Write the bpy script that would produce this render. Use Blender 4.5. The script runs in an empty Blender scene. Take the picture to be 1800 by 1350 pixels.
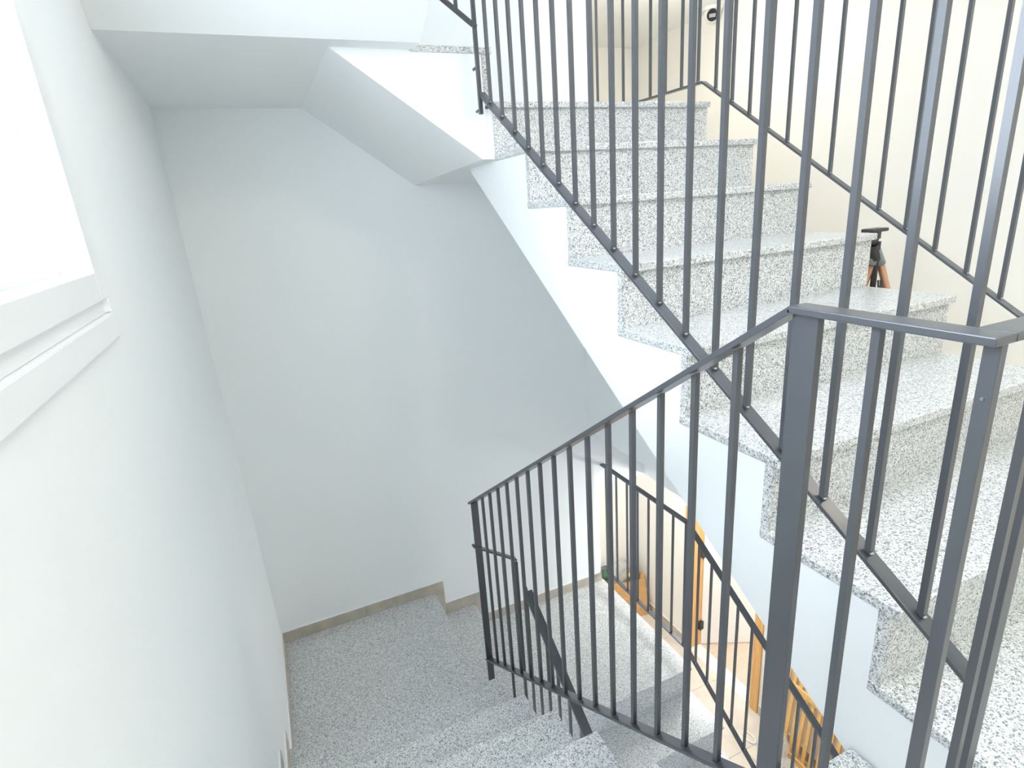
import bpy, bmesh, math, random
from mathutils import Vector, Matrix
random.seed(7)
SC = bpy.context.scene
COL = SC.collection

# ------------------------------------------------------------------ camera
CX, CY, CZ = -0.88033, -2.05888, -0.35155
YAW, PITCH, ROLL, FPX = 0.400587, -0.305953, -0.071975, 1001.24
fwd = Vector((math.sin(YAW)*math.cos(PITCH), math.cos(YAW)*math.cos(PITCH), math.sin(PITCH)))
right = Vector((math.cos(YAW), -math.sin(YAW), 0))
up = right.cross(fwd)
R_ = right*math.cos(ROLL) + up*math.sin(ROLL)
U_ = -right*math.sin(ROLL) + up*math.cos(ROLL)
cam_data = bpy.data.cameras.new('camera')
cam = bpy.data.objects.new('camera', cam_data)
COL.objects.link(cam)
cam_data.sensor_width = 36.0
cam_data.sensor_fit = 'HORIZONTAL'
cam_data.lens = FPX/1800*36.0
cam_data.clip_start = 0.02
cam.matrix_world = Matrix(((R_.x, U_.x, -fwd.x, CX), (R_.y, U_.y, -fwd.y, CY), (R_.z, U_.z, -fwd.z, CZ), (0, 0, 0, 1)))
SC.camera = cam

# ------------------------------------------------------------------ world / light / exposure
world = bpy.data.worlds.new('overcast_sky')
SC.world = world
world.use_nodes = True
bg = world.node_tree.nodes['Background']
bg.inputs['Color'].default_value = (0.775, 0.875, 1.0, 1)
bg.inputs['Strength'].default_value = 9.0
SC.view_settings.view_transform = 'Standard'
SC.view_settings.look = 'None'
SC.view_settings.gamma = 1.0
SC.view_settings.use_curve_mapping = False
SC.view_settings.exposure = 0.60
SC.cycles.max_bounces = 10
SC.cycles.diffuse_bounces = 8
SC.cycles.glossy_bounces = 4
SC.cycles.transmission_bounces = 8
SC.cycles.caustics_reflective = False
SC.cycles.caustics_refractive = False

def portal(name, loc, rot, sx, sy):
    d = bpy.data.lights.new(name, 'AREA')
    d.shape = 'RECTANGLE'
    d.size, d.size_y = sx, sy
    d.cycles.is_portal = True
    o = bpy.data.objects.new(name, d)
    o.location = loc
    o.rotation_euler = rot
    COL.objects.link(o)

# ------------------------------------------------------------------ dimensions (metres)
r, g, n, tt = 0.175, 0.2636, 0.018, 0.021      # riser, going, nosing, stone thickness
gA, YA = 0.2601, 0.0286                        # flight along the left wall
XAr = -0.258                                   # its open edge
XR = 0.991                                     # right edge of the flight on the right
YB = 0.938                                     # back wall
H = 17*r                                       # storey height
LOW = -25*r                                    # lower hall floor
NEAR = -8*r                                    # landing where the camera stands
WX, WYH = 2.13, 2.15                           # hall walls
HC = 0.745                                     # hall ceiling, camera storey
def wall_x(z): return -1.1275 - 0.0115*(z + 15*r)
XW = -1.19                                     # stones run into the left wall plaster

# ------------------------------------------------------------------ materials
MATS = {}
def mat(name, color, rough=0.6, metal=0.0, spec=0.5, bump=None, noise=None):
    if name in MATS: return MATS[name]
    m = bpy.data.materials.new(name); m.use_nodes = True
    nt = m.node_tree; b = nt.nodes['Principled BSDF']
    b.inputs['Base Color'].default_value = (*color, 1)
    b.inputs['Roughness'].default_value = rough
    b.inputs['Metallic'].default_value = metal
    b.inputs['Specular IOR Level'].default_value = spec
    tc = nt.nodes.new('ShaderNodeTexCoord')
    if noise:
        scale, amt = noise
        nz = nt.nodes.new('ShaderNodeTexNoise'); nz.inputs['Scale'].default_value = scale; nz.inputs['Detail'].default_value = 4
        nt.links.new(tc.outputs['Object'], nz.inputs['Vector'])
        rp = nt.nodes.new('ShaderNodeValToRGB')
        rp.color_ramp.elements[0].position = 0.3; rp.color_ramp.elements[1].position = 0.7
        rp.color_ramp.elements[0].color = (*[c*(1-amt) for c in color], 1)
        rp.color_ramp.elements[1].color = (*[min(1, c*(1+amt*0.5)) for c in color], 1)
        nt.links.new(nz.outputs['Fac'], rp.inputs['Fac'])
        nt.links.new(rp.outputs['Color'], b.inputs['Base Color'])
    if bump:
        scale, st = bump
        nz = nt.nodes.new('ShaderNodeTexNoise'); nz.inputs['Scale'].default_value = scale; nz.inputs['Detail'].default_value = 3
        nt.links.new(tc.outputs['Object'], nz.inputs['Vector'])
        bp = nt.nodes.new('ShaderNodeBump'); bp.inputs['Strength'].default_value = st; bp.inputs['Distance'].default_value = 0.002
        nt.links.new(nz.outputs['Fac'], bp.inputs['Height'])
        nt.links.new(bp.outputs['Normal'], b.inputs['Normal'])
    MATS[name] = m
    return m

def granite():
    m = bpy.data.materials.new('speckled_granite'); m.use_nodes = True
    nt = m.node_tree; b = nt.nodes['Principled BSDF']
    tc = nt.nodes.new('ShaderNodeTexCoord')
    def vor(scale):
        v = nt.nodes.new('ShaderNodeTexVoronoi'); v.inputs['Scale'].default_value = scale
        v.inputs['Randomness'].default_value = 1.0
        nt.links.new(tc.outputs['Object'], v.inputs['Vector'])
        s = nt.nodes.new('ShaderNodeSeparateColor'); nt.links.new(v.outputs['Color'], s.inputs['Color'])
        return s
    def ramp(fac, stops, interp='LINEAR'):
        rp = nt.nodes.new('ShaderNodeValToRGB'); cr = rp.color_ramp; cr.interpolation = interp
        while len(cr.elements) < len(stops): cr.elements.new(0.5)
        for e, (p, c) in zip(cr.elements, stops): e.position = p; e.color = (*c, 1)
        nt.links.new(fac, rp.inputs['Fac']); return rp
    a = vor(310); c = vor(520)
    nz = nt.nodes.new('ShaderNodeTexNoise'); nz.inputs['Scale'].default_value = 90; nz.inputs['Detail'].default_value = 3
    nt.links.new(tc.outputs['Object'], nz.inputs['Vector'])
    base = ramp(a.outputs['Red'], [(0.0, (0.22, 0.23, 0.245)), (0.12, (0.42, 0.43, 0.44)), (0.30, (0.65, 0.655, 0.645)), (0.62, (0.75, 0.75, 0.73)), (1.0, (0.85, 0.85, 0.83))])
    fine = ramp(c.outputs['Green'], [(0.0, (0.20, 0.20, 0.22)), (0.09, (0.36, 0.36, 0.38)), (0.16, (0.93, 0.93, 0.93)), (1.0, (1, 1, 1))])
    cloud = ramp(nz.outputs['Fac'], [(0.35, (0.86, 0.87, 0.88)), (0.65, (1.0, 1.0, 0.99))])
    def mul(x, y):
        mx = nt.nodes.new('ShaderNodeMix'); mx.data_type = 'RGBA'; mx.blend_type = 'MULTIPLY'; mx.inputs[0].default_value = 1
        nt.links.new(x, mx.inputs[6]); nt.links.new(y, mx.inputs[7]); return mx.outputs[2]
    nt.links.new(mul(mul(base.outputs['Color'], fine.outputs['Color']), cloud.outputs['Color']), b.inputs['Base Color'])
    b.inputs['Roughness'].default_value = 0.28
    b.inputs['Specular IOR Level'].default_value = 0.45
    MATS['granite'] = m
    return m
GRANITE = granite()
PLASTER = mat('white_plaster', (0.86, 0.882, 0.882), 0.75, spec=0.25, bump=(60, 0.05))
CREAM = mat('cream_wall_paint', (0.87, 0.862, 0.832), 0.7, spec=0.25, bump=(60, 0.05))
STEEL = mat('graphite_painted_steel', (0.060, 0.065, 0.074), 0.28, spec=0.8, bump=(300, 0.03))
WELD = mat('bare_weld_metal', (0.38, 0.39, 0.41), 0.3, metal=1.0)
SKIRT = mat('beige_stone_skirting', (0.50, 0.455, 0.39), 0.5, noise=(14, 0.16))
CAULK = mat('white_caulk', (0.85, 0.85, 0.83), 0.7)
TILE = mat('beige_floor_tile', (0.74, 0.69, 0.61), 0.45, noise=(9, 0.10))
GROUT = mat('tile_grout', (0.50, 0.44, 0.36), 0.9)
PVC = mat('white_window_pvc', (0.86, 0.87, 0.875), 0.35)
GASKET = mat('blue_grey_gasket', (0.35, 0.46, 0.60), 0.5)
DOORW = mat('white_lacquer_door', (0.80, 0.79, 0.76), 0.4)
LENS = mat('dark_lens', (0.02, 0.02, 0.025), 0.15)
LENSG = mat('grey_sensor_film', (0.35, 0.37, 0.36), 0.4)
BLACK = mat('black_plastic', (0.03, 0.03, 0.033), 0.4)
GREYP = mat('grey_plastic', (0.22, 0.25, 0.26), 0.4)
BRONZE = mat('bronze_tube', (0.45, 0.24, 0.14), 0.38, metal=0.3)
CARD = mat('brown_cardboard', (0.60, 0.36, 0.16), 0.8, noise=(22, 0.12))
INK = mat('dark_print', (0.10, 0.05, 0.03), 0.8)
GREENP = mat('dark_green_film', (0.05, 0.16, 0.09), 0.35)
YELLOW = mat('yellow_cap', (0.85, 0.60, 0.03), 0.4)
WHITEP = mat('white_plastic', (0.82, 0.82, 0.80), 0.4)

def wood(name, c0, c1, scale, rough=0.45):
    m = bpy.data.materials.new(name); m.use_nodes = True
    nt = m.node_tree; b = nt.nodes['Principled BSDF']
    tc = nt.nodes.new('ShaderNodeTexCoord'); mp = nt.nodes.new('ShaderNodeMapping')
    mp.inputs['Scale'].default_value = scale
    nt.links.new(tc.outputs['Object'], mp.inputs['Vector'])
    nz = nt.nodes.new('ShaderNodeTexNoise'); nz.inputs['Scale'].default_value = 4; nz.inputs['Detail'].default_value = 6; nz.inputs['Distortion'].default_value = 0.6
    nt.links.new(mp.outputs['Vector'], nz.inputs['Vector'])
    rp = nt.nodes.new('ShaderNodeValToRGB')
    rp.color_ramp.elements[0].position = 0.3; rp.color_ramp.elements[1].position = 0.7
    rp.color_ramp.elements[0].color = (*c0, 1); rp.color_ramp.elements[1].color = (*c1, 1)
    nt.links.new(nz.outputs['Fac'], rp.inputs['Fac']); nt.links.new(rp.outputs['Color'], b.inputs['Base Color'])
    b.inputs['Roughness'].default_value = rough
    return m
OAK = wood('honey_oak', (0.62, 0.33, 0.11), (0.76, 0.45, 0.17), (12, 12, 1.2))
PINE = wood('varnished_pine', (0.76, 0.44, 0.14), (0.88, 0.56, 0.22), (14, 14, 1.5))
LAM = wood('pale_laminate', (0.64, 0.51, 0.40), (0.73, 0.59, 0.47), (1.5, 14, 14))

def clear(name, color, rough, alpha):
    m = bpy.data.materials.new(name); m.use_nodes = True
    nt = m.node_tree; nt.nodes.clear()
    o = nt.nodes.new('ShaderNodeOutputMaterial'); mx = nt.nodes.new('ShaderNodeMixShader')
    t = nt.nodes.new('ShaderNodeBsdfTransparent'); p = nt.nodes.new('ShaderNodeBsdfPrincipled')
    p.inputs['Base Color'].default_value = (*color, 1); p.inputs['Roughness'].default_value = rough
    mx.inputs[0].default_value = alpha
    nt.links.new(t.outputs[0], mx.inputs[1]); nt.links.new(p.outputs[0], mx.inputs[2]); nt.links.new(mx.outputs[0], o.inputs[0])
    return m
GLASS = clear('window_glass', (0.9, 0.95, 1.0), 0.02, 0.06)
FILM = clear('clear_plastic_film', (0.80, 0.82, 0.80), 0.15, 0.45)

# ------------------------------------------------------------------ mesh helpers
def new_obj(name, verts, faces, m, parent=None, smooth=False):
    me = bpy.data.meshes.new(name)
    me.from_pydata([tuple(v) for v in verts], [], faces)
    bm = bmesh.new(); bm.from_mesh(me)
    bmesh.ops.recalc_face_normals(bm, faces=bm.faces)
    bm.to_mesh(me); bm.free()
    me.materials.append(m)
    if smooth:
        for p in me.polygons: p.use_smooth = True
    o = bpy.data.objects.new(name, me); COL.objects.link(o)
    adopt(o, parent)
    return o
def world_off(o):
    t = Vector((0, 0, 0))
    while o is not None:
        t += o.location; o = o.parent
    return t
def adopt(o, parent):
    if parent is not None:
        o.parent = parent
        o.location = o.location - world_off(parent)
def thing(name, label, cat, loc, group=None):
    o = bpy.data.objects.new(name, None); o.empty_display_size = 0.1
    COL.objects.link(o); o.location = loc
    return tag(o, label, cat, group)
def tag(o, label, cat, group=None):
    o['label'] = label; o['category'] = cat
    if group: o['group'] = group
    return o
def struct(o, label=None):
    o['kind'] = 'structure'
    if label: o['label'] = label; o['category'] = o.name.split('_')[0].split('.')[0]
    return o
HEX = [(0, 1, 2, 3), (4, 7, 6, 5), (0, 4, 5, 1), (1, 5, 6, 2), (2, 6, 7, 3), (3, 7, 4, 0)]
class MB:
    def __init__(s): s.v = []; s.f = []
    def hexa(s, c):
        k = len(s.v); s.v += [Vector(x) for x in c]; s.f += [tuple(k+i for i in q) for q in HEX]; return s
    def box(s, x0, x1, y0, y1, z0, z1):
        return s.hexa([(x0, y0, z0), (x1, y0, z0), (x1, y1, z0), (x0, y1, z0), (x0, y0, z1), (x1, y0, z1), (x1, y1, z1), (x0, y1, z1)])
    def bar(s, p0, p1, w, h, side=None):
        p0, p1 = Vector(p0), Vector(p1); d = (p1-p0).normalized()
        if side is None:
            side = d.cross(Vector((0, 0, 1)))
            if side.length < 1e-4: side = Vector((1, 0, 0))
        side = Vector(side).normalized(); u = side.cross(d).normalized()
        a, b = side*w/2, u*h/2
        return s.hexa([p0-a-b, p0+a-b, p0+a+b, p0-a+b, p1-a-b, p1+a-b, p1+a+b, p1-a+b])
    def prism(s, pts, ax, a0, a1):
        k = len(s.v); N = len(pts)
        for a in (a0, a1):
            for p in pts:
                s.v.append(Vector((a, p[0], p[1])) if ax == 'X' else Vector((p[0], a, p[1])) if ax == 'Y' else Vector((p[0], p[1], a)))
        s.f.append(tuple(range(k, k+N))); s.f.append(tuple(range(k+2*N-1, k+N-1, -1)))
        for i in range(N): s.f.append((k+i, k+(i+1) % N, k+N+(i+1) % N, k+N+i))
        return s
    def tube(s, p0, p1, r0, r1=None, seg=12):
        r1 = r0 if r1 is None else r1
        p0, p1 = Vector(p0), Vector(p1); d = (p1-p0).normalized()
        a = d.orthogonal().normalized(); b = d.cross(a); k = len(s.v)
        for p, q in ((p0, r0), (p1, r1)):
            for i in range(seg):
                t = 2*math.pi*i/seg; s.v.append(p + (a*math.cos(t)+b*math.sin(t))*q)
        s.f.append(tuple(range(k, k+seg))); s.f.append(tuple(range(k+2*seg-1, k+seg-1, -1)))
        for i in range(seg): s.f.append((k+i, k+(i+1) % seg, k+seg+(i+1) % seg, k+seg+i))
        return s
    def ball(s, c, rx, ry=None, rz=None, nu=14, nv=8, jit=0.0):
        ry = rx if ry is None else ry; rz = rx if rz is None else rz
        k = len(s.v); c = Vector(c)
        for j in range(1, nv):
            ph = math.pi*j/nv
            for i in range(nu):
                th = 2*math.pi*i/nu; q = 1 + random.uniform(-jit, jit)
                s.v.append(c + Vector((rx*math.sin(ph)*math.cos(th)*q, ry*math.sin(ph)*math.sin(th)*q, rz*math.cos(ph)*q)))
        s.v.append(c + Vector((0, 0, rz))); s.v.append(c - Vector((0, 0, rz)))
        t, bt = len(s.v)-2, len(s.v)-1
        for i in range(nu):
            s.f.append((t, k+i, k+(i+1) % nu))
            e = k+(nv-2)*nu; s.f.append((bt, e+(i+1) % nu, e+i))
            for j in range(nv-2): s.f.append((k+j*nu+i, k+(j+1)*nu+i, k+(j+1)*nu+(i+1) % nu, k+j*nu+(i+1) % nu))
        return s
    def build(s, name, m, parent=None, bevel=0.0, smooth=False):
        o = new_obj(name, s.v, s.f, m, parent, smooth)
        if bevel:
            md = o.modifiers.new('edge', 'BEVEL'); md.width = bevel; md.segments = 2; md.limit_method = 'ANGLE'
        return o
def place(me_obj_src, name, loc, parent):
    o = bpy.data.objects.new(name, me_obj_src); COL.objects.link(o); o.location = loc; adopt(o, parent); return o
def copy_tree(o, parent=None):
    c = o.copy(); COL.objects.link(c); c.parent = parent
    for ch in list(o.children): copy_tree(ch, c)
    return c
def storey_below(root, label):
    c = copy_tree(root); c.location.z -= H; c['label'] = label
    return c

# ================================================================== SETTING
zlo, zhi = LOW-0.15, 2.75
# left wall, leaning very slightly, with a window opening per storey, lower one added
WIN_Y0, WIN_Y1, WIN_Z0, WIN_Z1 = -1.95, -0.83, -0.415, 0.52
TH = 0.16
wl = MB()
def wl_box(y0, y1, z0, z1):
    wl.hexa([(wall_x(z0)-TH, y0, z0), (wall_x(z0), y0, z0), (wall_x(z0), y1, z0), (wall_x(z0)-TH, y1, z0),
             (wall_x(z1)-TH, y0, z1), (wall_x(z1), y0, z1), (wall_x(z1), y1, z1), (wall_x(z1)-TH, y1, z1)])
YN = -3.3
wl_box(WIN_Y1, YB+0.15, zlo, zhi)
wl_box(YN, WIN_Y0, zlo, zhi)
wl_box(WIN_Y0, WIN_Y1, zlo, WIN_Z0-H); wl_box(WIN_Y0, WIN_Y1, WIN_Z1-H, WIN_Z0); wl_box(WIN_Y0, WIN_Y1, WIN_Z1, zhi)
struct(wl.build('wall_left', PLASTER), 'white plastered left wall with the bright window')
# back wall of the stair, with lintel over the hall opening
wb = MB()
wb.box(-1.4, 0.974, YB, YB+0.15, zlo, zhi)
for z in (0, -H): wb.box(0.974, 1.345, YB, YB+0.15, HC+z, NEAR-0.013 if z else zhi)
struct(wb.build('wall_back', PLASTER), 'tall white back wall behind the stairs')
struct(MB().box(-1.4, WX+0.12, YN-0.12, YN, zlo, zhi).build('wall_front', PLASTER), 'white wall behind the camera')
# right wall of the halls with one doorway on the lower floor
D0, D1, DT = 0.555, 1.316, LOW+2.07
wr = MB()
wr.box(WX, WX+0.12, YN, D0, zlo, zhi).box(WX, WX+0.12, D1, WYH+0.12, zlo, zhi).box(WX, WX+0.12, D0, D1, DT, zhi).box(WX, WX+0.12, D0, D1, zlo, LOW-0.002)
struct(wr.build('wall_right', CREAM), 'cream hall wall on the right with the doorway')
struct(MB().box(0.974, WX, WYH, WYH+0.12, zlo, zhi).build('wall_hall_back', CREAM), 'cream wall at the far end of the hall')
struct(MB().box(0.86, 0.974, YB+0.15, WYH, zlo, zhi).build('wall_hall_side', CREAM), 'short cream side wall of the hall recess')
# ceilings and hall slabs
SKX0, SKX1, SKY0, SKY1 = 0.0, 0.85, -1.45, -0.2  # opening for an added, unseen roof light that brightens the stairwell
struct(MB().box(-1.4, SKX0, YN, WYH, zhi, zhi+0.1).box(SKX1, WX, YN, WYH, zhi, zhi+0.1).box(SKX0, SKX1, YN, SKY0, zhi, zhi+0.1).box(SKX0, SKX1, SKY1, WYH, zhi, zhi+0.1).build('ceiling', PLASTER), 'white ceiling over the stairwell with an added roof light')
sk = struct(MB().box(SKX0, SKX1, SKY0, SKY1, zhi+0.08, zhi+0.09).build('window_roof_added', GLASS), 'unseen glazed roof light added to brighten the stairwell')
fr_ = MB().box(SKX0-0.04, SKX0, SKY0-0.04, SKY1+0.04, zhi+0.101, zhi+0.16).box(SKX1, SKX1+0.04, SKY0-0.04, SKY1+0.04, zhi+0.101, zhi+0.16).box(SKX0, SKX1, SKY0-0.04, SKY0, zhi+0.101, zhi+0.16).box(SKX0, SKX1, SKY1, SKY1+0.04, zhi+0.101, zhi+0.16)
fr_.build('window_frame', PVC, sk)
portal('added_roof_light_portal', ((SKX0+SKX1)/2, (SKY0+SKY1)/2, zhi+0.18), (0, 0, 0), SKX1-SKX0, SKY1-SKY0)
def hall_slab(top, bot_low, bot_high, name, label):
    m = MB()
    m.box(0.9, 1.345, -1.53, YB, bot_high, top)
    m.box(1.345, WX, YN, WYH, bot_low, top)
    m.box(0.975, 1.3449, YB+0.1501, WYH, bot_low+0.001, top)
    return struct(m.build(name, PLASTER), label)
hall_slab(NEAR-0.012, HC-H, -1.80, 'ceiling_hall_lower', 'white slab edge and ceiling above the lower hall')
hall_slab(zhi, HC, zhi-0.05, 'ceiling_hall', 'white hall ceiling on the right carrying the sensor')

struct(MB().box(-1.3, 0.985, YN, YA-6*gA-0.03, 9*r-0.25, 9*r).build('ceiling_landing', PLASTER), 'white underside of the landing above the camera')
struct(MB().prism([(-1.46, NEAR-0.012), (YB-0.001, NEAR-0.012), (YB-0.001, -0.229), (0.318, -0.211)], 'X', 0.9, 0.975).build('wall_under_stair', PLASTER), 'white wall closing the space under the upper flight')
# tiled floors: grout bed plus separate tiles
def tiled_floor(name, label, x0, x1, y0, y1, z, sx, sy, vis):
    bed = struct(MB().box(x0, x1, y0, y1, z-0.10, z-0.0035).build(name, GROUT), label)
    src = None; x = x0
    while x < x1-1e-4:
        xe = min(x+sx, x1); y = y0
        while y < y1-1e-4:
            ye = min(y+sy, y1)
            MB().box(x+0.0015, xe-0.0015, y+0.0015, ye-0.0015, z-0.0035, z).build('tile', TILE, bed)
            y = ye
        x = xe
    return bed
tiled_floor('floor_hall_lower', 'beige tiled floor of the lower hall', 0.0, WX, YN, WYH, LOW, 0.6, 0.6, True)
struct(MB().box(-1.3, 0.0, YN, YB, LOW-0.10, LOW).build('floor_lower', TILE), 'beige floor at the foot of the lower stairs')
tiled_floor('floor_hall', 'beige tiled hall floor on the camera storey', XR+0.03, WX, YN, WYH, NEAR, 0.6, 0.6, False)
struct(MB().box(-1.3, XR+0.03, YN, -2.12, NEAR-0.25, NEAR-0.002).build('floor_landing', TILE), 'beige floor behind the camera')

# room beyond the doorway
rm = MB()
rm.box(WX+0.12, 4.4, -0.6, 2.7, LOW-0.1, LOW-0.012)
fl = struct(rm.build('floor_room', GROUT), 'pale laminate floor of the room beyond the door')
k = 0
for i in range(11):
    x0 = WX+0.121 + i*0.19
    for j, (a, b) in enumerate(((-0.6, 0.45+0.3*(i % 3)), (0.45+0.3*(i % 3), 2.7))):
        MB().box(x0+0.0008, min(x0+0.1892, 4.4), a+0.0008, b-0.0008, LOW-0.012, LOW-0.001).build('plank', LAM, fl)
rw = MB()
rw.box(4.4, 4.5, -0.6, 2.7, LOW, LOW+2.6).box(WX+0.12, 4.4, 2.7, 2.8, LOW, LOW+2.6)
rw.box(WX+0.12, 4.4, -0.7, -0.6, LOW, LOW+2.6)
rw.box(WX+0.12, 4.4, -0.6, 2.7, LOW+2.5, LOW+2.6)
struct(rw.build('wall_room', PLASTER), 'white walls of the room beyond the doorway')

# window
def window(dz, name, label):
    w = struct(MB().box(0, 0.001, 0, 0.001, 0, 0.001).build(name, PVC), label)
    w.data.clear_geometry()
    z0, z1 = WIN_Z0+dz, WIN_Z1+dz; x = wall_x(z0)
    c = MB()                                             # casing round the opening
    cw, pr, e = 0.055, 0.012, 0.0015
    def X(z): return wall_x(z)
    def strip(y0, y1, za, zb, p):
        return MB().hexa([(X(za)-0.002, y0, za), (X(za)+p, y0, za), (X(za)+p, y1, za), (X(za)-0.002, y1, za), (X(zb)-0.002, y0, zb), (X(zb)+p, y0, zb), (X(zb)+p, y1, zb), (X(zb)-0.002, y1, zb)])
    strip(WIN_Y1+e, WIN_Y1+cw, z0-0.052, z1+cw, pr).build('side_casing', PVC, w, bevel=0.002)
    strip(WIN_Y0-cw, WIN_Y0-e, z0-0.052, z1+cw, pr).build('side_casing', PVC, w, bevel=0.002)
    strip(WIN_Y0, WIN_Y1, z1+e, z1+cw, pr).build('head_casing', PVC, w, bevel=0.002)
    strip(WIN_Y0, WIN_Y1+0.001, z0-0.052, z0-e, pr).build('sill', PVC, w, bevel=0.002)
    strip(WIN_Y0-cw, WIN_Y1+cw-0.010, z0-0.078, z0-0.0525, 0.0015).build('groove', PVC, w)
    strip(WIN_Y1+cw-0.010, WIN_Y1+cw, z0-0.078, z0-0.0525, pr).build('groove_end', PVC, w, bevel=0.002)
    strip(WIN_Y0-cw, WIN_Y1+cw+0.004, z0-0.128, z0-0.0785, pr).build('window_apron', PVC, w, bevel=0.004)
    gx = x-0.036
    s = MB(); t = 0.003
    s.box(gx-0.01, gx, WIN_Y1-t, WIN_Y1, z0, z1).box(gx-0.01, gx, WIN_Y0, WIN_Y0+t, z0, z1).box(gx-0.01, gx, WIN_Y0, WIN_Y1, z0, z0+t).box(gx-0.01, gx, WIN_Y0, WIN_Y1, z1-t, z1)
    s.build('gasket', GASKET, w)
    MB().box(gx-0.008, gx-0.004, WIN_Y0, WIN_Y1, z0, z1).build('pane', GLASS, w)
    portal('window_portal', (x-TH-0.02, (WIN_Y0+WIN_Y1)/2, (z0+z1)/2), (0, -math.pi/2, 0), z1-z0, WIN_Y1-WIN_Y0)
    return w
window(0, 'window_1', 'bright white-framed window in the left wall')
window(-H, 'window_below_added', 'unseen window added to the left wall of the storey below')  # out of view, added to bring daylight to the lower storey

# ================================================================== STAIRS
def nose(k): return -(k-1)*g, -(k-1)*r
# --- flight along the right, rising to the back
FB_LOC = (0.5, -1.85, NEAR)
fb = thing('stair_flight', 'upper granite flight rising to the back behind the near railing', 'stairs', FB_LOC)
for k in range(2, 9):
    y, z = nose(k)
    MB().box(0, XR, y, y+g+n+0.02, z-tt, z).build('tread', GRANITE, fb, bevel=0.0025)
for k in range(1, 9):
    y, z = nose(k)
    MB().box(0.003, XR-0.001, y+n, y+n+0.02, z-r, z-tt).build('riser', GRANITE, fb)
poly = [(0.318, -0.209), (0.318, -0.03), (0.038, -tt-0.001), (n+0.02, -tt-0.001)]
for k in range(1, 9):
    y, z = nose(k)
    poly += [(y+n+0.02, z-r-tt)]
    if k < 8: poly += [(y-g+n+0.02, z-r-tt)]
poly += [(-7*g+n+0.02, -1.56), (-1.72, -1.56)]
MB().prism(poly, 'X', 0.006, XR-0.01).build('stringer', PLASTER, fb)
# --- quarter landing at the back right
ql = thing('stair_landing', 'upper quarter landing in granite at the top of the right flight', 'landing', (0.5, 0.5, -0.02))
MB().box(0.0, XR, 0.0, YB-0.001, -tt, 0).build('landing_slab', GRANITE, ql, bevel=0.0025)
q = MB().hexa([(-0.05, 0.03, -0.19), (XR-0.01, 0.04, -0.2), (XR-0.01, YB, -0.228), (-0.07, YB, -0.228), (-0.026, 0.03, -tt), (XR-0.01, 0.04, -tt), (XR-0.01, YB, -tt), (-0.026, YB, -tt)])
q.build('slab_core', PLASTER, ql)
# --- two short steps along the back wall
N0, N1 = 0.012, -0.235
fc = thing('short_steps', 'upper short granite steps along the back wall with sloping white underside', 'stairs', (-0.2, 0.5, 0))
MB().box(N1-n-0.03, N0, 0.018, YB-0.001, r-tt, r).build('tread', GRANITE, fc, bevel=0.0025)
MB().box(N0-n-0.02, N0-n, 0.022, YB-0.001, 0, r-tt).build('riser', GRANITE, fc)
MB().box(N1-n-0.02, N1-n, 0.022, YB-0.001, r, 2*r-tt).build('riser', GRANITE, fc)
Yc = 0.024
c = MB()
F = [(-0.545, 0.16), (-0.05, -0.19), (N0-n-0.02, -0.19), (N0-n-0.02, r-tt), (N1-n-0.02, r-tt), (N1-n-0.02, 2*r-tt-0.01), (-0.545, 2*r-tt-0.01)]
Bk = [(-0.556, 0.13), (-0.070, -0.228), (N0-n-0.02, -0.228), (N0-n-0.02, r-tt), (N1-n-0.02, r-tt), (N1-n-0.02, 2*r-tt-0.01), (-0.556, 2*r-tt-0.01)]
c.v = [Vector((x, Yc, z)) for x, z in F] + [Vector((x, YB, z)) for x, z in Bk]
N_ = len(F); c.f = [tuple(range(N_)), tuple(range(2*N_-1, N_-1, -1))] + [(i, (i+1) % N_, N_+(i+1) % N_, N_+i) for i in range(N_)]
c.build('stringer', PLASTER, fc)
# --- corner landing on the left
lc = thing('corner_landing', 'underside of the upper corner landing beside the left wall', 'landing', (-0.7, 0.5, 2*r))
MB().box(XW, N1, 0.005, YB-0.001, 2*r-tt, 2*r).build('landing_slab', GRANITE, lc, bevel=0.0025)
MB().hexa([(XW, 0.0, 0.16), (-0.545, 0.0, 0.16), (-0.556, YB, 0.13), (XW, YB, 0.13), (XW, 0.0, 2*r-tt), (-0.545, 0.0, 2*r-tt), (-0.556, YB, 2*r-tt), (XW, YB, 2*r-tt)]).build('slab_core', PLASTER, lc)
# --- flight along the left wall, rising towards the camera
fa = thing('stair_flight', 'sloping white underside of the upper flight at the top left', 'stairs', (-0.7, -0.7, 2*r))
for j in range(6):
    y, z = YA-j*gA, (3+j)*r
    MB().box(XW, XAr, y-gA-n-0.02, y, z-tt, z).build('tread', GRANITE, fa, bevel=0.0025)
for j in range(7):
    y, z = YA-j*gA, (3+j)*r
    MB().box(XW, XAr-0.003, y-n-0.02, y-n, z-r, z-tt).build('riser', GRANITE, fa)
poly = [(0.023, 0.16), (-0.06, 0.16), (-1.53, 0.16+0.672*1.47), (-1.53, 9*r-tt-0.001)]
for j in range(6, -1, -1):
    y, z = YA-j*gA-n-0.02, (3+j)*r
    if j < 6: poly += [(YA-(j+1)*gA-n-0.02, z-tt-0.001)]
    poly += [(y, z-tt-0.001)]
    if j == 0: poly += [(y, 2*r-tt-0.002), (0.023, 2*r-tt-0.002)]
poly = [p for i, p in enumerate(poly) if i == 0 or p != poly[i-1]]
MB().prism(poly, 'X', XW, XAr-0.008).build('stringer', PLASTER, fa)

storey_below(fb, 'lower granite flight at the bottom right descending to the hall')
storey_below(ql, 'lower quarter landing in pale granite behind the near balusters')
storey_below(fc, 'single granite step between the two lower landings at the back wall')
storey_below(lc, 'lower granite corner landing where left wall and back wall meet')
storey_below(fa, 'granite flight at the bottom descending from the camera to the corner landing')
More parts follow.
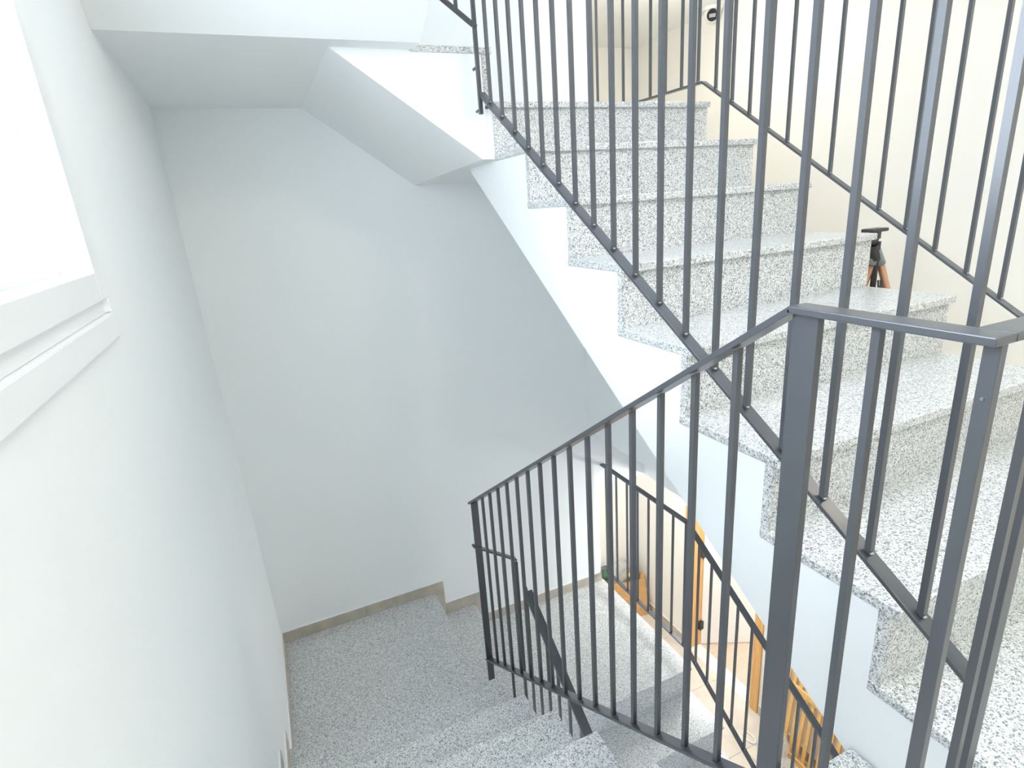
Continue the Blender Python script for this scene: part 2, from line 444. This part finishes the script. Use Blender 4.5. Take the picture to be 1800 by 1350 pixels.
# --- near landing
nl = thing('stair_landing', 'near granite landing whose corner shows at the bottom right', 'landing', (-0.6, -1.8, NEAR))
MB().box(XW, 0.0, -2.12, YA-6*gA, NEAR-tt, NEAR).build('landing_slab', GRANITE, nl, bevel=0.0025)
MB().box(-0.002, XR, -2.12, -7*g+n-0.001, NEAR-tt, NEAR).build('landing_slab', GRANITE, nl)
MB().box(XW, XR+0.03, -2.12, YA-6*gA-n, NEAR-0.25, NEAR-tt-0.001).build('slab_core', PLASTER, nl)

# ================================================================== SKIRTING
SH = 0.066
def skirt_piece(parent, box, caulk):
    p = MB().box(*box).build('skirting_tile', SKIRT, parent, bevel=0.0015)
    MB().box(*caulk).build('caulk_line', CAULK, p)
sb = struct(MB().box(N1+0.03, N1+0.0305, YB-0.002, YB, -17*r+0.01, -17*r+0.0105).build('baseboard_back', SKIRT), 'stepped beige stone skirting along the back wall')
sb.data.clear_geometry()
t0, t1 = YB-0.011, YB
ct = YB-0.008
def bk(x0, x1, z0, z1, top=True):
    p = MB().box(x0, x1, t0, t1, z0, z1).build('skirting_tile', SKIRT, sb, bevel=0.001)
    if top: MB().box(x0, x1, ct, YB, z1, z1+0.004).build('caulk_line', CAULK, p)
zL = -15*r
bk(-1.13, -0.66, zL, zL+SH); bk(-0.658, N1+0.058, zL, zL+SH)
bk(N1+0.001, N1+0.058, -16*r+0.001, zL-0.0005, False)
bk(N1+0.059, N0+0.05, -16*r, -16*r+SH+0.008)
bk(N0+0.001, N0+0.05, -17*r+0.001, -16*r-0.0005, False)
bk(N0+0.051, 0.45, -17*r, -17*r+SH); bk(0.452, 0.974, -17*r, -17*r+SH)
sl = struct(MB().box(0, 0.001, 0, 0.001, 0, 0.001).build('baseboard_left', SKIRT), 'stepped beige stone skirting along the left wall')
sl.data.clear_geometry()
def lf(y0, y1, z0, z1):
    x = wall_x(z0)
    p = MB().box(x-0.004, x+0.009, y0, y1, z0, z1).build('skirting_tile', SKIRT, sl, bevel=0.001)
    MB().box(x-0.004, x+0.006, y0, y1, z1, z1+0.004).build('caulk_line', CAULK, p)
lf(YA-n, 0.40, zL, zL+SH); lf(0.402, YB-0.011, zL, zL+SH)
for j in range(6):
    y, z = YA-j*gA, -H+(3+j)*r
    lf(y-gA-n+0.001, y+0.03, z+0.0005, z+SH)
zh = LOW
sr = struct(MB().box(0, 0.001, 0, 0.001, 0, 0.001).build('baseboard_right', SKIRT), 'beige skirting along the lower hall wall')
sr.data.clear_geometry()
for y0, y1 in ((1.392, 1.75), (1.752, WYH-0.01), (-0.6, -0.02), (-0.018, 0.482)):
    p = MB().box(WX-0.011, WX, y0, y1, zh, zh+0.085).build('skirting_tile', SKIRT, sr, bevel=0.001)
    MB().box(WX-0.008, WX, y0, y1, zh+0.085, zh+0.089).build('caulk_line', CAULK, p)

# ================================================================== RAILINGS
S = 0.0105
def baluster_mesh(length, slope_b, slope_t, axis, weld=True):
    m = MB(); h = S/2
    def zb(a): return a*slope_b
    def zt(a): return length + a*slope_t
    cs = [(-h, -h), (h, -h), (h, h), (-h, h)]
    i = 1 if axis == 'Y' else 0
    m.hexa([(x, y, zb((x, y)[i])) for x, y in cs] + [(x, y, zt((x, y)[i])) for x, y in cs])
    me = bpy.data.meshes.new('baluster'); me.from_pydata([tuple(v) for v in m.v], [], m.f)
    me.materials.append(STEEL)
    bm = bmesh.new(); bm.from_mesh(me); bmesh.ops.recalc_face_normals(bm, faces=bm.faces); bm.to_mesh(me); bm.free()
    return me
wm = MB().ball((0, 0, 0), 0.0042, 0.0034, 0.0028, 8, 5)
weld_me = bpy.data.meshes.new('weld'); weld_me.from_pydata([tuple(v) for v in wm.v], [], wm.f); weld_me.materials.append(WELD)
for p in weld_me.polygons: p.use_smooth = True
def add_weld(p, parent, side=(-0.004, -0.0075)):
    place(weld_me, 'weld', (p[0]+side[0], p[1]+side[1], p[2]+0.002), parent)

def rail(name, p0, p1, w, h, parent, side=None):
    return MB().bar(p0, p1, w, h, side).build(name, STEEL, parent, bevel=0.0012)
def post(x, y, z0, z1, wx, wy, parent):
    return MB().box(x-wx/2, x+wx/2, y-wy/2, y+wy/2, z0, z1).build('post', STEEL, parent, bevel=0.001)
pit = r/g
# --- B: well side of the right flight
XB = -0.045
rb = thing('stair_railing', 'tall dark steel railing on the well side of the upper right flight', 'railing', (XB, -0.9, NEAR))
def zbB(y): return y*pit + 0.030 + 0.058*min(1, -y/1.6)
def ztB(y): return y*pit + 1.045
rail('bottom_rail', (XB, 0.002, zbB(0.0)-0.004), (XB, -1.722, zbB(-1.722)-0.004), 0.030, 0.008, rb)
rail('handrail', (XB, -0.095, ztB(-0.095)), (XB, -1.74, ztB(-1.74)), 0.040, 0.010, rb)
sB = (zbB(-1.5)-zbB(-0.1))/(-1.4)
ys = [-0.079-0.0915*i for i in range(18)]
for y in ys:
    L = ztB(y)-0.005-zbB(y)
    me = baluster_mesh(L, sB, pit, 'Y')
    b_ = place(me, 'baluster', (XB, y, zbB(y)), rb)
    add_weld((XB, y, zbB(y)), b_)
pt = post(-0.058, -0.015, -0.045, 1.088, 0.013, 0.013, rb)
for z in (0.105, -0.030): MB().tube((-0.058, -0.010, z), (-0.058, 0.027, z), 0.005).build('fixing_pin', STEEL, pt, smooth=True)
post(-0.052, -1.730, NEAR, ztB(-1.73), 0.021, 0.010, rb)
# --- C: short railing over the steps along the back wall
rc = thing('short_railing', 'short sloping steel railing piece cut off at the top of the frame', 'railing', (-0.15, 0, r))
yC = -0.012
def zC(x): return 0.234 - 0.69*(x+0.064)
rail('bottom_rail', (-0.052, yC, zC(-0.052)), (-0.25, yC, zC(-0.25)), 0.026, 0.008, rc, side=(0, 1, 0))
rail('handrail', (-0.05, yC+0.016, zC(-0.05)+0.865), (-0.245, yC+0.016, zC(-0.245)+0.865), 0.026, 0.009, rc, side=(0, 1, 0))
for x in (-0.118,):
    place(baluster_mesh(0.858, -0.69, -0.69, 'X'), 'baluster', (x, yC, zC(x)+0.002), rc)
# --- A: well side of the left flight with the return across the landing
XA = -0.225
ra = thing('stair_railing', 'near dark steel railing descending to a flat post and turning over the landing', 'railing', (XA, -0.8, -H+2*r))
def zbA(y): return -0.6537*y - 2.361
def ztA(y): return -0.674*y - 1.534
ZL = -0.507
yTop = (ztA(0)-(ZL-0.004))/0.674*1.0
yK = -(ZL-0.004+1.534)/0.674
rail('bottom_rail', (XA, 0.010, zbA(0.010)-0.004), (XA, -1.525, zbA(-1.525)-0.004), 0.030, 0.008, ra)
rail('handrail', (XA, 0.022, ztA(0.022)-0.005), (XA, yK, ZL-0.005), 0.036, 0.010, ra)
MB().box(XA-0.018, XA+0.018, -1.757, yK+0.004, ZL-0.010, ZL).build('handrail', STEEL, ra, bevel=0.0015)
MB().box(XA+0.0185, XB-0.008, -1.757, -1.721, ZL-0.010, ZL).build('handrail', STEEL, ra, bevel=0.0015)
for i in range(15):
    y = -0.122 - 0.0924*i
    L = ztA(y)-0.010-zbA(y)
    b_ = place(baluster_mesh(L, -0.6537, -0.674, 'Y'), 'baluster', (XA, y, zbA(y)), ra)
    add_weld((XA, y, zbA(y)), b_)
post(XA+0.004, 0.002, zbA(0)-0.125, ztA(0)-0.010, 0.030, 0.010, ra)
post(XA, -1.534, -1.62, ZL-0.010, 0.012, 0.040, ra)
pc = post(XA+0.004, -1.747, NEAR, ZL-0.010, 0.012, 0.016, ra)
MB().tube((XA-0.0020, -1.747, -0.575), (XA-0.0035, -1.747, -0.575), 0.0018).build('rivet', WELD, pc)
MB().box(XA-0.013, XA+0.013, -1.745, -1.555, -1.312, -1.304).build('bottom_rail', STEEL, ra)
MB().box(XA+0.013, XB-0.010, -1.750, -1.728, -1.312, -1.304).build('bottom_rail', STEEL, ra)
for x, y in ((XA, -1.63), (-0.110, -1.739)):
    place(baluster_mesh(ZL-0.010+1.304, 0, 0, 'Y'), 'baluster', (x, y, -1.304), ra)
# --- R: hall side of the right flight, level on the quarter landing then sloping
XH = 1.003
rr = thing('hall_railing', 'dark steel railing on the hall side of the upper flight', 'railing', (XH, -0.4, NEAR))
kb, kt = 0.062, 0.088
def zbR(y): return 0.090 if y > kb else 0.090 + (y-kb)*0.648
def ztR(y): return 0.912 if y > kt else 0.912 + (y-kt)*0.661
YE = -1.72
rail('bottom_rail', (XH, YB+0.02, 0.086), (XH, kb, 0.086), 0.026, 0.008, rr)
rail('bottom_rail', (XH, kb, 0.086), (XH, YE, zbR(YE)-0.004), 0.026, 0.008, rr)
rail('handrail', (XH, YB+0.06, 0.907), (XH, kt, 0.907), 0.032, 0.010, rr)
rail('handrail', (XH, kt, 0.907), (XH, YE, ztR(YE)-0.005), 0.032, 0.010, rr)
ysR = [0.891, 0.768, 0.649, 0.537, 0.427, 0.315, 0.202, 0.095] + [-0.013-0.0952*i for i in range(18)]
for y in ysR:
    z0, z1 = zbR(y), ztR(y)-0.010
    b_ = place(baluster_mesh(z1-z0, 0 if y > kb else 0.648, 0 if y > kt else 0.661, 'Y'), 'baluster', (XH, y, z0), rr)
    if y < 0.1: add_weld((XH, y, z0), b_)
post(XH, YE, NEAR, ztR(YE)-0.01, 0.012, 0.03, rr)

storey_below(rb, 'lower dark steel railing of the well seen between the near balusters')
storey_below(rc, 'short rail with one baluster behind the flat end post of the near railing')
storey_below(rr, 'lower hall railing on the right of the lower quarter landing')

# ================================================================== HALL DOOR
dr = struct(MB().box(0, 0.001, 0, 0.001, 0, 0.001).build('door_1', OAK), 'oak-framed doorway of the lower hall with the white door standing open')
dr.data.clear_geometry()
fr = MB()
fr.box(WX, WX+0.13, D1-0.03, D1, LOW, DT).box(WX, WX+0.13, D0, D0+0.03, LOW, DT).box(WX, WX+0.13, D0, D1, DT-0.03, DT)
fr.build('door_lining', OAK, dr, bevel=0.002)
for y0, y1 in ((D1-0.012, D1+0.062), (D0-0.062, D0+0.012)):
    MB().box(WX-0.014, WX, y0, y1, LOW, DT+0.06).build('architrave', OAK, dr, bevel=0.003)
MB().box(WX-0.014, WX, D0+0.012, D1-0.012, DT-0.012, DT+0.06).build('architrave', OAK, dr, bevel=0.003)
P0 = Vector((WX+0.115, 1.276, 0)); dd = Vector((0.90, -0.436, 0)).normalized(); nn = Vector((-dd.y, dd.x, 0))
a, b = P0, P0+dd*0.70
lf_ = MB().hexa([(*(a).xy, LOW+0.008), (*(b).xy, LOW+0.008), (*(b+nn*0.035).xy, LOW+0.008), (*(a+nn*0.035).xy, LOW+0.008),
                 (*(a).xy, DT-0.035), (*(b).xy, DT-0.035), (*(b+nn*0.035).xy, DT-0.035), (*(a+nn*0.035).xy, DT-0.035)]).build('door_leaf', DOORW, dr, bevel=0.002)
hp = b - dd*0.07 - nn*0.02
MB().tube((hp.x, hp.y, LOW+1.0), (hp.x-dd.x*0.11, hp.y-dd.y*0.11, LOW+1.0), 0.008).tube((hp.x, hp.y, LOW+1.0), (hp.x+nn.x*0.03, hp.y+nn.y*0.03, LOW+1.0), 0.008).build('handle', BLACK, lf_, smooth=True)
for z in (-3.383, -4.150):
    MB().box(WX+0.085, WX+0.128, 1.262, D1-0.030, z-0.042, z+0.042).tube((WX+0.100, 1.268, z-0.048), (WX+0.100, 1.268, z+0.048), 0.008).build('hinge', BLACK, dr)

# ================================================================== LAMPS (unseen ceiling lights, added to brighten stairs, halls and room)
LAMPG = bpy.data.materials.new('lit_lamp_glass'); LAMPG.use_nodes = True
e_ = LAMPG.node_tree.nodes['Principled BSDF']
e_.inputs['Base Color'].default_value = (0.9, 0.85, 0.75, 1)
e_.inputs['Emission Color'].default_value = (1.0, 0.80, 0.55, 1); e_.inputs['Emission Strength'].default_value = 6.0
def lamp(x, y, z, watt, label, color=(1.0, 0.93, 0.82)):
    t = thing('unseen_ceiling_lamp', label, 'lamp', (x, y, z), 'unseen ceiling lamps')
    MB().tube((x, y, z-0.02), (x, y, z), 0.12, 0.12, 24).build('lamp_base', WHITEP, t)
    MB().ball((x, y, z-0.022), 0.11, 0.11, 0.05, 20, 8).build('lamp_shade', LAMPG, t, smooth=True)
    d = bpy.data.lights.new('lamp_light', 'POINT'); d.energy = watt; d.color = color; d.shadow_soft_size = 0.09
    o = bpy.data.objects.new('lamp_light', d); COL.objects.link(o); o.location = (x, y, z-0.17); adopt(o, t)
lamp(1.42, 0.70, HC, 7, 'unseen round ceiling lamp of the hall beside the upper flight')
lamp(0.15, -2.65, 9*r-0.25, 20, 'added round ceiling lamp of the landing behind the camera')
lamp(1.60, -1.9, HC, 5, 'added round ceiling lamp of the hall to the right of the camera')
lamp(1.70, 0.55, HC-H, 24, 'unseen round ceiling lamp of the lower hall', (0.97, 0.985, 1.0))
lamp(3.2, 1.2, LOW+2.5, 36, 'added round ceiling lamp in the room beyond the doorway', (0.97, 0.98, 1.0))

# ================================================================== SMALL THINGS
# dome sensor under the hall ceiling
sx, sy, sz = 2.062, 1.19, HC
ds = thing('dome_sensor', 'small white dome sensor with dark lens under the hall ceiling', 'sensor', (sx, sy, sz))
MB().tube((sx, sy, sz-0.018), (sx, sy, sz), 0.062, 0.066, 28).build('base_ring', WHITEP, ds, smooth=False)
MB().ball((sx, sy, sz-0.035), 0.052, 0.052, 0.052, 24, 14).build('dome', WHITEP, ds, smooth=True)
dv = (Vector((CX, CY, CZ))-Vector((sx, sy, sz-0.035))).normalized(); dv = (dv + Vector((0, 0, -0.15))).normalized()
cc = Vector((sx, sy, sz-0.035))
l_ = MB().tube(cc+dv*0.030, cc+dv*0.056, 0.036, 0.033, 24).build('lens', LENS, ds)
sd = dv.cross(Vector((0, 0, 1))).normalized(); uu = sd.cross(dv).normalized()
ctr = cc+dv*0.0562; a_, b_ = sd*0.019, uu*0.010
MB().hexa([ctr-a_-b_, ctr+a_-b_, ctr+a_+b_, ctr-a_+b_, ctr-a_-b_+dv*0.001, ctr+a_-b_+dv*0.001, ctr+a_+b_+dv*0.001, ctr-a_+b_+dv*0.001]).build('sensor_film', LENSG, l_)

# tripod standing on the hall floor beside the flight
tx, ty, tz = 1.15, -0.690, -0.640
tp = thing('tripod', 'small tripod with bronze leg standing behind the right end of the steps', 'tripod', (tx, ty, NEAR))
MB().tube((tx-0.005, ty, tz+0.005), (tx-0.015, ty+0.01, tz+0.055), 0.016, 0.020).tube((tx-0.015, ty+0.01, tz+0.055), (tx-0.018, ty+0.012, tz+0.085), 0.012, 0.022).build('head', BLACK, tp, smooth=True)
MB().box(tx-0.06, tx+0.025, ty-0.015, ty+0.03, tz+0.106, tz+0.118).box(tx-0.03, tx+0.01, ty, ty+0.02, tz+0.08, tz+0.108).build('mount_plate', BLACK, tp, bevel=0.003)
hub = Vector((tx-0.004, ty, tz+0.042))
for i, (dx, dy) in enumerate(((0.36, -0.04), (0.0, 0.36), (-0.11, 0.14))):
    foot = Vector((tx+dx, ty+dy, NEAR+0.02)); e = (foot-hub)
    j = MB().tube(hub, hub+e*0.065, 0.013, 0.017).build('leg_joint', GREYP, tp, smooth=True)
    lg = MB().tube(hub+e*0.06, hub+e*0.98, 0.0125, 0.010).build('leg', BRONZE, tp, smooth=True)
    MB().tube(hub+e*0.97, foot-Vector((0, 0, 0.02)), 0.012, 0.010).build('foot', BLACK, lg, smooth=True)
MB().tube(hub+Vector((0, 0, 0.03)), hub-Vector((0, 0, 0.16)), 0.010).build('column', BLACK, tp, smooth=True)
st = MB()
sp = [(-0.028, -0.06), (-0.016, -0.11), (-0.020, -0.155), (-0.045, -0.165)]
for p, q_ in zip(sp, sp[1:]):
    st.bar((tx+p[0]+0.02, ty-0.03, tz+p[1]), (tx+q_[0]+0.02, ty-0.03, tz+q_[1]), 0.006, 0.006)
    st.bar((tx+p[0]+0.005, ty-0.03, tz+p[1]), (tx+q_[0]+0.005, ty-0.03, tz+q_[1]), 0.005, 0.005)
for z, x in ((-0.085, -0.005), (-0.105, 0.0), (-0.125, 0.0), (-0.145, -0.002)): st.box(tx+x-0.012, tx+x+0.006, ty-0.034, ty-0.026, tz+z-0.003, tz+z+0.003)
st.build('crank_handle', BLACK, tp)

# cardboard box with a bag in the hall corner
bx = thing('cardboard_box', 'open brown cardboard box in the corner of the lower hall', 'box', (1.9, 1.98, LOW))
T0, T1 = Vector((1.68, 1.985, -3.985)), Vector((2.065, 1.895, -3.985))
B0, B1 = Vector((1.64, 1.915, LOW+0.001)), Vector((2.10, 1.835, LOW+0.001))
K1, K0 = Vector((2.10, 2.12, -3.985)), Vector((1.74, 2.13, -3.985))
L1_, L0_ = Vector((2.11, 2.12, LOW+0.001)), Vector((1.70, 2.13, LOW+0.001))
def slab(a, b, c, d, t):
    nrm = (b-a).cross(d-a).normalized()*t
    return [a, b, c, d, a+nrm, b+nrm, c+nrm, d+nrm]
MB().hexa(slab(B0, B1, T1, T0, 0.006)).build('front_panel', CARD, bx)
MB().hexa(slab(B1, L1_, K1, T1, 0.006)).build('side_panel', CARD, bx)
MB().hexa(slab(L0_, B0, T0, K0, 0.006)).build('side_panel', CARD, bx)
MB().hexa(slab(L1_, L0_, K0, K1, 0.006)).build('back_panel', CARD, bx)
MB().hexa(slab(B0, B1, L1_, L0_, 0.006)).build('bottom_panel', CARD, bx)
f0 = T1 + (T0-T1)*0.12; f1 = T1 + (K1-T1)*0.15
MB().hexa(slab(T1, f0, f0+Vector((0.0, -0.01, 0.05)), T1+Vector((0.0, 0.02, 0.06)), 0.005)).build('flap', CARD, bx)
# printed outline letters on the front panel
ex = (B1-B0).normalized(); ey = (T0-B0).normalized(); en = ex.cross(ey).normalized()
if en.y > 0: en = -en
def ring(cx_, cy_, rx, ry, t=0.006, a0=0, a1=360):
    m = MB(); N = 16
    for i in range(N):
        q0 = math.radians(a0+(a1-a0)*i/N); q1 = math.radians(a0+(a1-a0)*(i+1)/N)
        p = [B0+ex*(cx_+rx*math.cos(q))+ey*(cy_+ry*math.sin(q))+en*0.002 for q in (q0, q1)]
        m.bar(p[0], p[1], t, 0.001, side=(p[1]-p[0]).cross(en))
    return m
pm = MB()
for cxx in (0.205, 0.250, 0.300):
    k_ = ring(cxx, 0.19, 0.017 if cxx < 0.22 else 0.020, 0.030 if cxx > 0.22 else 0.016, 0.005)
    o_ = len(pm.v); pm.v += k_.v; pm.f += [tuple(i+o_ for i in q_) for q_ in k_.f]
k_ = ring(0.250, 0.19, 0.010, 0.020, 0.004); o_ = len(pm.v); pm.v += k_.v; pm.f += [tuple(i+o_ for i in q_) for q_ in k_.f]
pm.bar(B0+ex*0.190+ey*0.14+en*0.002, B0+ex*0.200+ey*0.175+en*0.002, 0.005, 0.001, side=ex)
pm.bar(B0+ex*0.222+ey*0.14+en*0.002, B0+ex*0.212+ey*0.175+en*0.002, 0.005, 0.001, side=ex)
pm.build('printed_letters', INK, bx)
bag = thing('plastic_bag', 'clear plastic bag with green and yellow items on the cardboard box', 'bag', (1.85, 2.03, -4.0))
MB().ball((1.86, 2.03, -3.93), 0.15, 0.08, 0.13, 16, 10, 0.10).build('bag_film', FILM, bag, smooth=True)
MB().ball((1.73, 2.05, -3.90), 0.06, 0.05, 0.08, 12, 8, 0.08).build('green_pack', GREENP, bag, smooth=True)
g_ = MB()
for i in range(10):
    q0, q1 = math.radians(20+14*i), math.radians(34+14*i)
    g_.bar((1.915+0.085*math.cos(q0), 1.99, -3.965+0.085*math.sin(q0)), (1.915+0.085*math.cos(q1), 1.99, -3.965+0.085*math.sin(q1)), 0.012, 0.014, side=(0, 1, 0))
g_.build('dark_band', BLACK, bag)
MB().ball((1.935, 1.965, -3.945), 0.024, 0.02, 0.024, 12, 8).build('yellow_cap', YELLOW, bag, smooth=True)

# wooden slatted panel leaning on the lower hall wall
cr = thing('slatted_panel', 'honey coloured wooden slatted panel leaning on the lower hall wall', 'panel', (2.05, 0.0, LOW))
xb, xt, zt_ = 2.045, 2.105, -3.56
def lean(z): return xb + (xt-xb)*(z-LOW)/(zt_-LOW)
for i in range(14):
    y = 0.335 - 0.0545*i
    ztp = zt_
    MB().hexa([(lean(LOW)-0.007, y-0.014, LOW+0.03), (lean(LOW)+0.007, y-0.014, LOW+0.03), (lean(LOW)+0.007, y+0.014, LOW+0.03), (lean(LOW)-0.007, y+0.014, LOW+0.03),
               (xt-0.007, y-0.026, ztp), (xt+0.007, y-0.026, ztp), (xt+0.007, y+0.002, ztp), (xt-0.007, y+0.002, ztp)]).build('slat', PINE, cr, bevel=0.002)
for z, h in ((-3.775, 0.05), (LOW+0.025, 0.05)):
    MB().box(lean(z)-0.019, lean(z)-0.006, -0.43, 0.37, z-h/2, z+h/2).build('cross_rail', PINE, cr, bevel=0.002)

# crumpled clear wrapping and a white strap on the lower hall floor
pw = thing('plastic_wrap', 'crumpled clear plastic wrap on the floor before the slatted panel', 'wrap', (1.95, 0.15, LOW))
for i, (x, y, rx, ry, rz) in enumerate(((1.93, 0.20, 0.07, 0.10, 0.06), (1.90, 0.05, 0.10, 0.07, 0.05), (1.96, 0.12, 0.05, 0.05, 0.12))):
    MB().ball((x, y, LOW+rz+0.002), rx, ry, rz, 12, 7, 0.22).build('film_fold', FILM, pw)
ws = MB()
for i in range(12):
    q0, q1 = math.radians(30*i), math.radians(30*(i+1))
    ws.bar((1.90+0.030*math.cos(q0), 0.36+0.055*math.sin(q0), LOW+0.006), (1.90+0.030*math.cos(q1), 0.36+0.055*math.sin(q1), LOW+0.006), 0.014, 0.012, side=(math.cos((q0+q1)/2), math.sin((q0+q1)/2), 0))
tag(ws.build('strap_loop', WHITEP), 'small white strap loop lying on the beige tile floor', 'strap')
